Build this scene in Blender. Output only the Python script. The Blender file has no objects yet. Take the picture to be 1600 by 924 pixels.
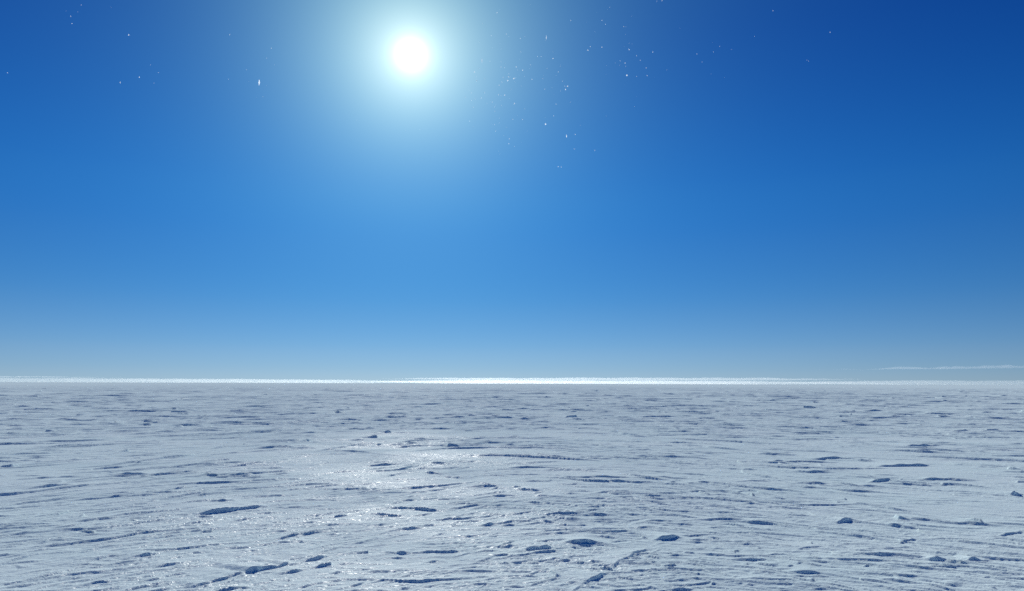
import bpy, bmesh, math, random
import numpy as np
from mathutils import Vector, Euler

random.seed(11)
rng = np.random.default_rng(11)
scene = bpy.context.scene
COL = scene.collection

# ------------------------------------------------------------------ camera
IMG_W, IMG_H, F_PX = 1600.0, 924.0, 1164.0
EYE = 3.0
HORIZON_Y = 599.5
PITCH = math.atan((HORIZON_Y - IMG_H / 2) / F_PX)
cam_d = bpy.data.cameras.new("camera")
cam = bpy.data.objects.new("camera", cam_d)
COL.objects.link(cam)
cam_d.sensor_fit = 'HORIZONTAL'
cam_d.sensor_width = 36.0
cam_d.lens = 36.0 * F_PX / IMG_W
cam_d.clip_start = 0.05
cam_d.clip_end = 200000
cam.rotation_mode = 'XYZ'
ROLL = math.radians(0.17)
q = Euler((math.pi / 2 + PITCH, 0, 0)).to_quaternion() @ Euler((0, 0, ROLL)).to_quaternion()
cam.rotation_euler = q.to_euler()
scene.camera = cam
cam.location = (0, 0, EYE)

sun_dir = (q @ Vector(((642 - 800) / F_PX, (462 - 86) / F_PX, -1.0))).normalized()
SUN_EL = math.asin(sun_dir.z)
SUN_AZ = math.atan2(sun_dir.x, sun_dir.y)      # clockwise from +Y


# ------------------------------------------------------------------ noise
def make_perm(seed):
    r = np.random.default_rng(seed)
    p = r.permutation(1024).astype(np.int32)
    a = r.uniform(0, 2 * np.pi, 1024)
    return p, np.cos(a).astype(np.float32), np.sin(a).astype(np.float32)


_perms = {}


def pn(x, y, seed):
    """gradient noise, about -0.7 .. 0.7"""
    if seed not in _perms:
        _perms[seed] = make_perm(seed)
    p, gx, gy = _perms[seed]
    xf = np.floor(x); yf = np.floor(y)
    xi = xf.astype(np.int32); yi = yf.astype(np.int32)
    fx = (x - xf).astype(np.float32); fy = (y - yf).astype(np.float32)
    u = fx * fx * fx * (fx * (fx * 6 - 15) + 10)
    v = fy * fy * fy * (fy * (fy * 6 - 15) + 10)

    def g(ix, iy, dx, dy):
        h = p[(p[ix & 1023] + iy) & 1023]
        return gx[h] * dx + gy[h] * dy
    n00 = g(xi, yi, fx, fy); n10 = g(xi + 1, yi, fx - 1, fy)
    n01 = g(xi, yi + 1, fx, fy - 1); n11 = g(xi + 1, yi + 1, fx - 1, fy - 1)
    a = n00 + u * (n10 - n00)
    b = n01 + u * (n11 - n01)
    return a + v * (b - a)


def fbm(x, y, seed, octv=3, gain=0.5):
    s = 0; amp = 1.0
    for i in range(octv):
        s = s + amp * pn(x * 2.03 ** i, y * 2.03 ** i, seed + i)
        amp *= gain
    return s


def sst(a, b, x):
    t = np.clip((x - a) / (b - a), 0, 1)
    return t * t * (3 - 2 * t)


# ------------------------------------------------------------------ the snowfield sheet
FINE = math.radians(47)
NF = 1440
az_f = np.linspace(-FINE, FINE, NF)
az_c = np.linspace(FINE, 2 * math.pi - FINE, 110)[1:-1]
az = np.concatenate([az_f, az_c])
rad_a = np.geomspace(0.4, 8.0, 40)[:-1]
rad_b = 8.0 * 1.0022 ** np.arange(int(math.log(850 / 8.0) / math.log(1.0022)))
rad_c = np.geomspace(rad_b[-1] * 1.01, 30000, 70)
rad = np.concatenate([rad_a, rad_b, rad_c])
NR, NA = len(rad), len(az)
R, A = np.meshgrid(rad, az, indexing='ij')
X = (R * np.sin(A)).astype(np.float32)
Y = (R * np.cos(A)).astype(np.float32)
R = R.astype(np.float32)

# slow bend of the coordinates, so no pattern runs straight
WX = 1.6 * pn(X / 9, Y / 7, 40) + 0.5 * pn(X / 2.3, Y / 1.9, 41) + 0.14 * pn(X / .6, Y / .5, 42)
WY = 1.3 * pn(X / 9, Y / 7, 43) + 0.42 * pn(X / 2.3, Y / 1.9, 44) + 0.13 * pn(X / .6, Y / .5, 45)


def fade(d0, d1):
    return 1 - sst(d0, d1, R)


H = 0.22 * pn(X / 46, Y / 38, 1) + 0.35 * pn(X / 170, Y / 140, 2) * (1 - fade(60, 250)) 
H += 0.07 * fbm((X + WX) / 13, (Y + WY) / 7.0, 3, 2)
# the wind bends across the field: crests fan from lower left to lower right
BEND = 4.4 * np.logaddexp((X - 1) / 5.5, -(X - 1) / 5.5) + 2.2 * pn(X / 15, Y / 12, 46) + .5 * pn(X / 4.5, Y / 5, 47)
XU = X + WX
YV = Y + .55 * WY + BEND
calm = sst(-0.22, 0.25, fbm(X / 13, Y / 9, 20, 2))           # 0 = smooth wind crust, 1 = carved
calm2 = sst(-0.15, 0.3, fbm(X / 6, Y / 4, 26, 2))
# eroded layers: terraces with sharp lips
def terrace(n, lip):
    f = np.floor(n)
    return f + sst(1 - lip, 1.0, n - f)
n0 = fbm(XU / 14 + .2 * WX, YV / 5.5, 34, 4, 0.5)
t0 = n0 * 1.9 + YV * .08
H += 0.055 * (terrace(t0, 0.06) - t0) * sst(-.1, .3, fbm(X / 25, Y / 18, 36, 2)) * sst(20, 60, R) * fade(300, 1000)
n1 = fbm(XU / 5.5, YV / 1.8, 5, 3, 0.42)
t1 = n1 * 1.7 + YV * .45
cut = sst(-.02, .3, fbm(XU / 3.2 + 7, YV / 1.3, 56, 2))
H += 0.026 * (terrace(t1, 0.055) - t1) * (0.06 + 0.94 * calm * cut) * fade(140, 420)
n2 = fbm(XU / 2.4, YV / .62, 9, 3, 0.42)
t2 = n2 * 1.6 + YV * 1.0
cut = sst(-.02, .3, fbm(XU / 1.6 + 3, YV / .6, 58, 2))
H += 0.019 * (terrace(t2, 0.07) - t2) * (0.10 + 0.90 * cut * (.3 + .7 * calm2)) * fade(90, 260)
n3 = fbm(XU / .6 + WY, YV / .27, 30, 3, 0.5)
t3 = n3 * 1.5 + YV * 2.0
H += 0.011 * (terrace(t3, 0.12) - t3) * (0.25 + 0.75 * calm2) * fade(25, 60)
# ripples and crust grain
H += 0.004 * fbm(XU / .7, YV / .26, 14, 2) * fade(40, 110)
H += 0.0028 * fbm(X / .16, Y / .12, 17, 2, .6) * fade(14, 34)

RID = np.zeros_like(H)
_k = np.arange(8192, dtype=np.float32) / 8
CREST = [pn(_k * f, _k * 0 + 3.3 + f, 50 + i) for i, f in enumerate((1.0, 3.1, 1.3))]      # crest profiles along a ridge

# ---- individual wind-cut ridges: sheer lip on the near side, long tail away from it
def ridge(px, py, ang, length, height, tail, bend=0.0, rough=1.0, skew=0.0):
    """ang: run of the crest from +X towards +Y, radians"""
    d = math.hypot(px, py)
    a0 = math.atan2(px, py)
    reach = length * (0.52 + .5 * abs(bend)) + tail * 3.2 + 0.1
    r0 = np.searchsorted(rad, max(0.5, d - reach)); r1 = np.searchsorted(rad, d + reach)
    da = math.asin(min(0.99, reach / max(d, reach * 1.02)))
    c0 = max(0, int((a0 - da + FINE) / (2 * FINE) * (NF - 1)))
    c1 = min(NF, int((a0 + da + FINE) / (2 * FINE) * (NF - 1)) + 2)
    if r1 - r0 < 2 or c1 - c0 < 2:
        return
    s = np.s_[r0:r1, c0:c1]
    k = min(1.0, 0.25 + length / 6.0) * rough
    rm = min(NR - 1, (r0 + r1) // 2); cm_ = (c0 + c1) // 2
    dx = X[s] - px + (WX[s] - WX[rm, cm_]) * 0.2 * k; dy = Y[s] - py + (WY[s] - WY[rm, cm_]) * 0.2 * k
    c, sn = math.cos(ang), math.sin(ang)
    u = (dx * c + dy * sn) / (length * 0.5)
    v = -dx * sn + dy * c - bend * length * (u * u)
    uu = np.clip(u, -1.2, 1.2) * (1.5 + .8 * rough) + random.uniform(5, 1000)
    ragged = np.clip(.80 + .85 * np.interp(uu, _k, CREST[0]), .0, 1.3)
    v = v + .05 * length * np.interp(uu, _k, CREST[2])
    env = np.clip((1 - u * u) * (1 + skew * u), 0, 1.4) ** 1.35 * ragged
    lip = max(0.2 * height, 0.0019 * d)
    up = sst(-lip, lip, v)
    prof = up * np.exp(-np.clip(v, 0, None) / tail)
    np.maximum(RID[s], height * env * prof, out=RID[s])


def ground(px, py):
    """where a photo pixel falls on the flat field"""
    v = q @ Vector(((px - 800) / F_PX, (462 - py) / F_PX, -1.0))
    t = -EYE / v.z
    return v.x * t, v.y * t


def ridge_between(ax, ay, bx, by, height, tail=None, bend=0.0, rough=0.5):
    p = ground(ax, ay); r = ground(bx, by)
    L = math.hypot(r[0] - p[0], r[1] - p[1])
    ridge((p[0] + r[0]) / 2, (p[1] + r[1]) / 2, math.atan2(r[1] - p[1], r[0] - p[0]),
          L * 1.2, height * .75, tail or max(0.25, height * 5), bend, rough)


# the ridges that stand out in the view
for a in [
    (300, 918, 398, 893, .11, .7, .07, 1.4), (378, 898, 468, 878, .17, .9, .12, 1.4), (448, 884, 518, 866, .10, .6, -.05, 1.4),
    (392, 889, 442, 884, .09, .3, .1), (428, 899, 486, 889, .06, .3, .1), (345, 902, 400, 899, .06, .3), (470, 872, 500, 869, .06, .3),
    (1018, 846, 1074, 842, .13, .5), (905, 918, 955, 896, .10, .6), (955, 892, 1012, 858, .09, .5),
    (300, 806, 418, 792, .17, .8), (328, 784, 368, 784, .13, .5), (790, 806, 848, 811, .09, .5, .06),
    (400, 698, 510, 704, .15, 1.0), (500, 703, 622, 716, .14, 1.0), 
    (1168, 882, 1215, 892, .09, .5), (1215, 898, 1330, 905, .10, .6), (1230, 893, 1262, 883, .08, .4),
    (1415, 697, 1470, 696, .24, 1.4), (1375, 728, 1452, 727, .20, 1.2), (1255, 716, 1335, 714, .16, 1.0),
    (600, 792, 698, 798, .15, .9), (560, 800, 640, 806, .08, .5), (812, 862, 868, 856, .11, .5), (868, 850, 960, 852, .13, .7, .05),
    (40, 766, 120, 758, .13, .9), (60, 764, 130, 748, .10, .9), (170, 742, 238, 744, .15, .8), (205, 724, 224, 726, .14, .5),
    (1150, 814, 1242, 821, .11, .6), (1308, 818, 1342, 811, .12, .4), (1360, 818, 1430, 826, .12, .6), (1160, 795, 1235, 806, .07, .5),
    (1008, 769, 1120, 782, .07, .6), (1290, 758, 1400, 760, .09, .7), (1060, 758, 1125, 753, .09, .6), (1125, 754, 1230, 750, .07, .6),
    (890, 742, 992, 760, .08, .7), (1000, 736, 960, 737, .10, .6), (945, 672, 1000, 679, .22, 1.3), (1020, 690, 1180, 704, .13, 1.3),
    (595, 651, 640, 652, .34, 1.2), (715, 649, 752, 651, .36, 1.3), (600, 677, 616, 676, .25, .8), (780, 680, 832, 683, .14, 1.),
    (0, 869, 130, 858, .06, .6), (120, 882, 195, 860, .07, .6), (190, 873, 262, 861, .09, .5), (210, 890, 345, 870, .08, .5), (150, 905, 240, 893, .05, .5),
    (20, 828, 115, 806, .05, .6), (355, 746, 396, 743, .14, .8), (385, 756, 410, 752, .10, .5), (455, 840, 520, 820, .07, .4), (450, 842, 475, 846, .09, .3),
    (735, 874, 750, 845, .05, .3), (700, 890, 790, 868, .07, .5, .08), (560, 895, 700, 893, .06, .5), (640, 880, 710, 878, .07, .4),
    (0, 731, 20, 731, .2, .7), (1580, 776, 1600, 774, .18, .7), (1440, 878, 1482, 880, .10, .4), (1505, 880, 1550, 881, .11, .4), (1530, 848, 1600, 830, .07, .5),
    (1230, 862, 1330, 852, .05, .5), (1430, 910, 1500, 922, .09, .5), (1100, 712, 1075, 708, .1, 1.), (480, 660, 525, 661, .22, 1.4),
    (825, 712, 905, 716, .11, .9), (740, 752, 800, 768, .09, .5), (660, 738, 700, 742, .12, .6), (690, 745, 725, 749, .12, .6),
    (700, 722, 790, 724, .08, .8), (800, 766, 850, 770, .12, .5), (830, 776, 880, 778, .08, .5), (540, 822, 620, 815, .06, .5), (590, 862, 640, 866, .08, .4),
]:
    ridge_between(*a)

# countless smaller ones, spread evenly over the view's angle, thicker where the field is carved
N_R = 52000
far_ = rng.random(N_R) < .5
d_ = np.where(far_, np.exp(rng.uniform(math.log(50), math.log(800), N_R)), 9.0 / (1 - rng.random(N_R) * .9))
a_ = rng.uniform(-FINE * .95, FINE * .95, N_R)
x_, y_ = d_ * np.sin(a_), d_ * np.cos(a_)
c_ = np.where(d_ < 120, fbm(x_ / 9, y_ / 7, 20, 3), pn(x_ / 60, y_ / 90, 21))
keep = rng.random(N_R) < np.where(d_ > 50, .28, .10) + 2.0 * np.clip(c_ + .04, 0, None)
for d, x, y in zip(d_[keep].tolist(), x_[keep].tolist(), y_[keep].tolist()):
    side = math.tanh(-(x - 1) / 4.5) * min(1, 40 / d)
    ang = math.radians(random.gauss(38 * side, 15))
    L = min(4.2, random.lognormvariate(0.1, .68)) * (d / 14) ** 0.72 * 1.25
    hgt = min(0.5, random.lognormvariate(-3.8, .55) * (d / 14) ** 0.80, .042 * L, .054 * (d / 14) ** .8)
    bend = random.gauss(0, .17)
    # one flake of crust seldom stands alone: thinner ones lie along it
    for k in range(1 + (random.random() < .6) + (random.random() < .35)):
        ridge(x, y, ang, L, hgt, max(.045, hgt * random.uniform(2, 4)), bend, 1.0, random.uniform(-.8, .8))
        o = random.gauss(0, .22) * (d / 14) ** .9; t = random.gauss(0, .35) * L
        x += -math.sin(ang) * o + math.cos(ang) * t; y += math.cos(ang) * (o + .1) + math.sin(ang) * t
        L *= random.uniform(.35, .9); hgt *= random.uniform(.5, .9); ang += random.gauss(0, .18); bend += random.gauss(0, .12)

H = (H + RID) * sst(0.3, 6.0, R) * (1 - sst(1500, 6000, R)) 
H -= float(np.median(H[(R > 10) & (R < 40)]))
n = NR * NA
co = np.empty((n + 1, 3), np.float32)
co[:n, 0] = X.ravel(); co[:n, 1] = Y.ravel(); co[:n, 2] = H.ravel()
co[n] = (0, 0, H[0].mean())
idx = np.arange(n, dtype=np.int32).reshape(NR, NA)
nxt = np.roll(idx, -1, axis=1)
quads = np.stack([idx[:-1], idx[1:], nxt[1:], nxt[:-1]], -1).reshape(-1, 4)
tris = np.stack([np.full(NA, n, np.int32), idx[0], nxt[0]], -1)
nq, nt = len(quads), len(tris)
me = bpy.data.meshes.new("snow_field")
me.vertices.add(n + 1)
me.vertices.foreach_set("co", co.ravel())
me.loops.add(nq * 4 + nt * 3)
me.loops.foreach_set("vertex_index", np.concatenate([quads.ravel(), tris.ravel()]).astype(np.int32))
me.polygons.add(nq + nt)
me.polygons.foreach_set("loop_start", np.concatenate([np.arange(nq) * 4, nq * 4 + np.arange(nt) * 3]).astype(np.int32))
me.update(calc_edges=True)
me.polygons.foreach_set("use_smooth", np.ones(nq + nt, bool))
snow = bpy.data.objects.new("snow_field", me)
COL.objects.link(snow)
snow["kind"] = "structure"
snow["label"] = "wind-carved snowfield with blue-shadowed ridges reaching the flat horizon"


# ------------------------------------------------------------------ materials
def nodes_of(name):
    m = bpy.data.materials.new(name); m.use_nodes = True
    nt_ = m.node_tree
    for nd in list(nt_.nodes):
        nt_.nodes.remove(nd)
    return m, nt_, nt_.nodes, nt_.links


def math_node(N, L, op, a, b=None, clamp=False):
    nd = N.new('ShaderNodeMath'); nd.operation = op; nd.use_clamp = clamp
    for i, v in enumerate((a, b)):
        if v is None: continue
        if isinstance(v, (int, float)): nd.inputs[i].default_value = v
        else: L.new(v, nd.inputs[i])
    return nd.outputs[0]


def noise_node(N, L, vec, scale, detail, rough=.5):
    nd = N.new('ShaderNodeTexNoise'); nd.inputs['Scale'].default_value = scale
    nd.inputs['Detail'].default_value = detail; nd.inputs['Roughness'].default_value = rough
    L.new(vec, nd.inputs['Vector'])
    return nd


def mapping(N, L, vec, scale):
    m = N.new('ShaderNodeMapping'); m.inputs['Scale'].default_value = scale
    L.new(vec, m.inputs['Vector']); return m.outputs[0]


def snow_material():
    m, T, N, L = nodes_of("wind_packed_snow")
    out = N.new('ShaderNodeOutputMaterial')
    pos = N.new('ShaderNodeTexCoord').outputs['Object']
    # fresh drift against older, greyer crust
    tone = noise_node(N, L, mapping(N, L, pos, (.16, .3, .3)), 1.0, 5, .6)
    r = N.new('ShaderNodeValToRGB')
    r.color_ramp.elements[0].position = .35; r.color_ramp.elements[0].color = (.755, .91, .925, 1)
    r.color_ramp.elements[1].position = .65; r.color_ramp.elements[1].color = (.825, .958, .968, 1)
    L.new(tone.outputs['Fac'], r.inputs['Fac'])
    df = N.new('ShaderNodeBsdfDiffuse'); df.inputs['Roughness'].default_value = .3
    L.new(r.outputs['Color'], df.inputs['Color'])
    # crust relief
    n1 = noise_node(N, L, mapping(N, L, pos, (1.0, 2.4, 1.5)), 2.2, 6, .62)
    n2 = noise_node(N, L, pos, 26, 4, .65)
    b1 = N.new('ShaderNodeBump'); b1.inputs['Strength'].default_value = .4; b1.inputs['Distance'].default_value = .05
    L.new(n1.outputs['Fac'], b1.inputs['Height'])
    b2 = N.new('ShaderNodeBump'); b2.inputs['Strength'].default_value = .7; b2.inputs['Distance'].default_value = .016
    L.new(n2.outputs['Fac'], b2.inputs['Height']); L.new(b1.outputs[0], b2.inputs['Normal'])
    L.new(b2.outputs[0], df.inputs['Normal'])
    # wind glaze: thin ice skin in patches, with small wavy flutes that glint
    gl = noise_node(N, L, mapping(N, L, pos, (.22, .22, .22)), 1.0, 5, .6)
    mr = N.new('ShaderNodeMapRange')
    mr.inputs['From Min'].default_value = .36; mr.inputs['From Max'].default_value = .64
    mr.inputs['To Min'].default_value = .0; mr.inputs['To Max'].default_value = 1
    L.new(gl.outputs['Fac'], mr.inputs['Value'])
    # gloss patch set below the sun to shape its glitter, some 15 m wide and 50 m long
    mp = N.new('ShaderNodeMapping'); mp.vector_type = 'TEXTURE'
    mp.inputs['Location'].default_value = (-3.0, 21, 0); mp.inputs['Rotation'].default_value = (0, 0, .12)
    mp.inputs['Scale'].default_value = (7.5, 28, 10)
    L.new(pos, mp.inputs['Vector'])
    ln = N.new('ShaderNodeVectorMath'); ln.operation = 'LENGTH'; L.new(mp.outputs[0], ln.inputs[0])
    m2 = N.new('ShaderNodeMapRange'); m2.interpolation_type = 'SMOOTHSTEP'
    m2.inputs['From Min'].default_value = .25; m2.inputs['From Max'].default_value = 1.25
    m2.inputs['To Min'].default_value = .027; m2.inputs['To Max'].default_value = .003
    L.new(ln.outputs['Value'], m2.inputs['Value'])
    wgt = math_node(N, L, 'MULTIPLY', mr.outputs[0], m2.outputs[0])
    fl = noise_node(N, L, mapping(N, L, pos, (3.2, 6.5, 4)), 1.0, 4, .55)
    fl.inputs['Distortion'].default_value = 1.6
    b3 = N.new('ShaderNodeBump'); b3.inputs['Strength'].default_value = 1.0; b3.inputs['Distance'].default_value = .11
    L.new(fl.outputs['Fac'], b3.inputs['Height']); L.new(b2.outputs[0], b3.inputs['Normal'])
    gs = N.new('ShaderNodeBsdfGlossy'); gs.inputs['Roughness'].default_value = .3
    gs.inputs['Color'].default_value = (1, 1, 1, 1)
    L.new(b3.outputs[0], gs.inputs['Normal'])
    mx = N.new('ShaderNodeMixShader')
    L.new(wgt, mx.inputs[0]); L.new(df.outputs[0], mx.inputs[1]); L.new(gs.outputs[0], mx.inputs[2])
    L.new(mx.outputs[0], out.inputs['Surface'])
    return m


me.materials.append(snow_material())


def cloud_material(name, density):
    """cloud droplets: a body of air that scatters mostly forward"""
    m, T, N, L = nodes_of(name)
    out = N.new('ShaderNodeOutputMaterial')
    v = N.new('ShaderNodeVolumePrincipled')
    v.inputs['Color'].default_value = (.99, .99, .99, 1)
    v.inputs['Density'].default_value = density
    v.inputs['Anisotropy'].default_value = .72
    L.new(v.outputs[0], out.inputs['Volume'])
    return m


CLOUD = cloud_material("bright_cloud", .00026)
VEIL = cloud_material("veil_cloud", .00018)
PALE = cloud_material("pale_cloud", .00014)
WISP = cloud_material("thin_cloud", .00013)


def cloud(name, px0, px1, top, base, dist, depth, mat, label, cat, group, seed, taper=(.2, .2)):
    """a long low cloud body: rounded section, uneven top; top and base are metres above the field as functions of t"""
    segs, ring = 260, 14
    a0 = math.atan((px0 - 800) / F_PX); a1 = math.atan((px1 - 800) / F_PX)
    V, Fc = [], []
    for i in range(segs + 1):
        t = i / segs
        a = a0 + (a1 - a0) * t
        e = 1.0
        if taper[0] > 0: e *= min(1, t / taper[0]) ** .7
        if taper[1] > 0: e *= min(1, (1 - t) / taper[1]) ** .7
        nv = float(fbm(np.array([t * 14.]), np.array([seed * 3.1]), seed, 4)[0])
        zt = top(t) * (1 + .16 * nv); zb = base(t)
        zm = (zt + zb) / 2; hh = max(.5, (zt - zb) / 2 * max(.02, e))
        if taper == (0, 0): zm = (zt + zb) / 2
        dd = dist * (1 + .01 * nv)
        for j in range(ring):
            p = 2 * math.pi * j / ring
            r_ = dd + depth * math.cos(p) * max(.05, e)
            V.append((r_ * math.sin(a), r_ * math.cos(a), zm + hh * math.copysign(abs(math.sin(p)) ** .7, math.sin(p))))
    for i in range(segs):
        for j in range(ring):
            k = (j + 1) % ring
            Fc.append((i * ring + j, i * ring + k, (i + 1) * ring + k, (i + 1) * ring + j))
    Fc.append(tuple(range(ring))[::-1]); Fc.append(tuple(range(segs * ring, segs * ring + ring)))
    c = Vector(V[(segs // 2) * ring])
    c.z = 0
    mesh = bpy.data.meshes.new(name)
    mesh.from_pydata([(x - c.x, y - c.y, z) for x, y, z in V], [], Fc)
    for p in mesh.polygons: p.use_smooth = True
    mesh.materials.append(mat)
    o = bpy.data.objects.new(name, mesh); COL.objects.link(o); o.location = c
    o["label"] = label; o["category"] = cat
    if group: o["group"] = group
    return o


G = "clouds along the horizon"
D = 16000
U = D / F_PX       # metres per photo pixel at that distance
cloud("cloud_bank", 560, 1420, lambda t: (6.0 - 1.0 * t) * U, lambda t: -1 * U, D, 900, CLOUD,
      "brightest white cloud bank lying on the middle of the horizon", "cloud", G, 61, (.22, .3))
cloud("cloud_sheet", 590, 1352, lambda t: (9.2 + .6 * t) * U, lambda t: (5.2 + .6 * t) * U, D * 1.02, 700, VEIL,
      "flat white cloud sheet stacked just above the bright middle cloud bank", "cloud", G, 66, (.22, .15))
cloud("cloud_bank", -260, 700, lambda t: (6.0 - .2 * t) * U, lambda t: -1 * U, D * 1.05, 800, PALE,
      "pale low cloud bank along the left half of the horizon", "cloud", G, 62, (0, .25))
cloud("cloud_bank", 1200, 1900, lambda t: (6.6 - .2 * t) * U, lambda t: -1 * U, D * 1.1, 1300, PALE,
      "grey-white low cloud bank along the right end of the horizon", "cloud", G, 63, (.3, 0))
cloud("cloud_streak", 1270, 1900, lambda t: (26.5 + 7 * t) * U, lambda t: (24.5 + 3.5 * t) * U, D * 1.2, 900, WISP,
      "thin pale streak of cloud floating above the horizon at far right", "cloud", G, 64, (.35, 0))
cloud("cloud_streak", -200, 210, lambda t: 9.0 * U, lambda t: 7.6 * U, D * 1.2, 900, WISP,
      "faint thin streak of cloud just above the horizon at far left", "cloud", G, 65, (0, .5))

# ------------------------------------------------------------------ dirt specks of a window pane, made as grains hung in the air
fm, T, N, L = nodes_of("pane_speck")
out = N.new('ShaderNodeOutputMaterial')
tr = N.new('ShaderNodeBsdfTranslucent'); tr.inputs['Color'].default_value = (.95, .97, 1, 1)
df = N.new('ShaderNodeBsdfDiffuse'); df.inputs['Color'].default_value = (.9, .93, .97, 1)
mx = N.new('ShaderNodeMixShader'); mx.inputs[0].default_value = .25
L.new(tr.outputs[0], mx.inputs[1]); L.new(df.outputs[0], mx.inputs[2]); L.new(mx.outputs[0], out.inputs['Surface'])
V, Fc = [], []
fr = random.Random(5)
cl = [(fr.gauss(-.01, .035), fr.gauss(.40, .03)) for _ in range(14)] + [(fr.gauss(.15, .06), fr.gauss(.415, .035)) for _ in range(10)] + [(fr.uniform(-.55, -.3), fr.uniform(.35, .45)) for _ in range(3)]
for i in range(260):
    if fr.random() < .85:
        ca_, ce_ = fr.choice(cl)
        a = ca_ + fr.gauss(0, .018); e = ce_ + fr.gauss(0, .022)
    else:
        a = fr.uniform(-.8, .6); e = fr.uniform(.33, .6)
    d = fr.uniform(3.0, 9.0)
    c = Vector((math.sin(a) * math.cos(e), math.cos(a) * math.cos(e), math.sin(e))) * d + Vector((0, 0, EYE))
    s = d * min(.0011, fr.lognormvariate(-7.8, .5))
    ax = (s * fr.uniform(.6, 1.1), s * fr.uniform(.6, 1.1), s * (fr.uniform(.7, 1.6) if fr.random() < .96 else fr.uniform(2.5, 5)))
    k = len(V)
    for dx, dy, dz in ((1, 0, 0), (-1, 0, 0), (0, 1, 0), (0, -1, 0), (0, 0, 1), (0, 0, -1)):
        V.append((c.x + dx * ax[0] * fr.uniform(.6, 1.2), c.y + dy * ax[1] * fr.uniform(.6, 1.2), c.z + dz * ax[2] * fr.uniform(.6, 1.2)))
    for f in ((0, 2, 4), (2, 1, 4), (1, 3, 4), (3, 0, 4), (2, 0, 5), (1, 2, 5), (3, 1, 5), (0, 3, 5)):
        Fc.append(tuple(k + j for j in f))
mesh = bpy.data.meshes.new("pane_specks"); mesh.from_pydata(V, [], Fc); mesh.materials.append(fm)
fl = bpy.data.objects.new("pane_specks", mesh); COL.objects.link(fl)
fl["kind"] = "stuff"; fl["label"] = "tiny white specks of window dirt, hung in the air against the blue sky around the sun"; fl["category"] = "ice flecks"

# ------------------------------------------------------------------ sun and sky
sd = bpy.data.lights.new("sun", 'SUN'); sd.energy = 5.0; sd.angle = math.radians(.53); sd.color = (1.0, 1.0, .93)
so = bpy.data.objects.new("sun", sd); COL.objects.link(so)
so.rotation_euler = sun_dir.to_track_quat('Z', 'Y').to_euler()

w = bpy.data.worlds.new("World"); scene.world = w; w.use_nodes = True
T = w.node_tree; N, L = T.nodes, T.links
for nd in list(N): N.remove(nd)
out = N.new('ShaderNodeOutputWorld'); bg = N.new('ShaderNodeBackground'); bg.inputs['Strength'].default_value = .1
L.new(bg.outputs[0], out.inputs['Surface'])
sky = N.new('ShaderNodeTexSky'); sky.sky_type = 'NISHITA'; sky.sun_disc = False
sky.sun_elevation = SUN_EL; sky.sun_rotation = SUN_AZ
sky.altitude = 2800; sky.air_density = 1.0; sky.dust_density = .25; sky.ozone_density = 3.0
gen = N.new('ShaderNodeTexCoord').outputs['Generated']
nrm = N.new('ShaderNodeVectorMath'); nrm.operation = 'NORMALIZE'; L.new(gen, nrm.inputs[0])
sep = N.new('ShaderNodeSeparateXYZ'); L.new(nrm.outputs[0], sep.inputs[0])
el = math_node(N, L, 'DIVIDE', math_node(N, L, 'ARCSINE', sep.outputs['Z']), math.radians(30), True)
# the deep polar blue: the clear-sky model's light tinted by height above the horizon
rp = N.new('ShaderNodeValToRGB'); rp.color_ramp.interpolation = 'CARDINAL'
els = rp.color_ramp.elements
els[0].position = 0; els[0].color = (.30, .41, .63, 1)
els[1].position = 1; els[1].color = (.008, .21, .63, 1)
for p, c in [(.035, (.285, .395, .59)), (.093, (.25, .385, .565)), (.207, (.155, .365, .575)), (.36, (.088, .355, .64)), (.5, (.05, .345, .69)), (.80, (.012, .235, .65))]:
    e_ = els.new(p); e_.color = (*c, 1)
L.new(el, rp.inputs['Fac'])
hs = N.new('ShaderNodeVectorMath'); hs.operation = 'MULTIPLY'
L.new(sky.outputs[0], hs.inputs[0]); L.new(rp.outputs['Color'], hs.inputs[1])
# sun and the glow round it, partly lens bloom, painted into the sky, by angle from the sun
dot = N.new('ShaderNodeVectorMath'); dot.operation = 'DOT_PRODUCT'
L.new(nrm.outputs[0], dot.inputs[0]); dot.inputs[1].default_value = sun_dir
ang = math_node(N, L, 'ARCCOSINE', math_node(N, L, 'MINIMUM', dot.outputs['Value'], .9999999))
deg = math_node(N, L, 'MULTIPLY', ang, 180 / math.pi)
def lobe(width, power):
    x = math_node(N, L, 'POWER', math_node(N, L, 'DIVIDE', deg, width), power)
    return math_node(N, L, 'EXPONENT', math_node(N, L, 'MULTIPLY', x, -1.0))
acc = hs.outputs[0]
for width, power, col in [(.72, 1.5, (15, 15, 15)), (1.8, 1.3, (3, 2.8, 3)), (4.2, 1.0, (8.4, 0, 0)), (5.2, 1.0, (0, 10.0, 6.0)),
                         (16.0, 1.0, (.4, 1.3, 2.2))]:
    v = N.new('ShaderNodeVectorMath'); v.operation = 'SCALE'; v.inputs[0].default_value = col
    L.new(lobe(width, power), v.inputs['Scale'])
    ad = N.new('ShaderNodeVectorMath'); ad.operation = 'ADD'
    L.new(acc, ad.inputs[0]); L.new(v.outputs[0], ad.inputs[1]); acc = ad.outputs[0]
L.new(acc, bg.inputs['Color'])

scene.render.engine = 'CYCLES'
scene.cycles.use_denoising = False
scene.cycles.max_bounces = 12
scene.cycles.volume_bounces = 4
scene.cycles.transparent_max_bounces = 16
vs = scene.view_settings
scene.display_settings.display_device = 'sRGB'
vs.view_transform = 'Standard'; vs.look = 'None'; vs.exposure = 0; vs.gamma = 1; vs.use_curve_mapping = False
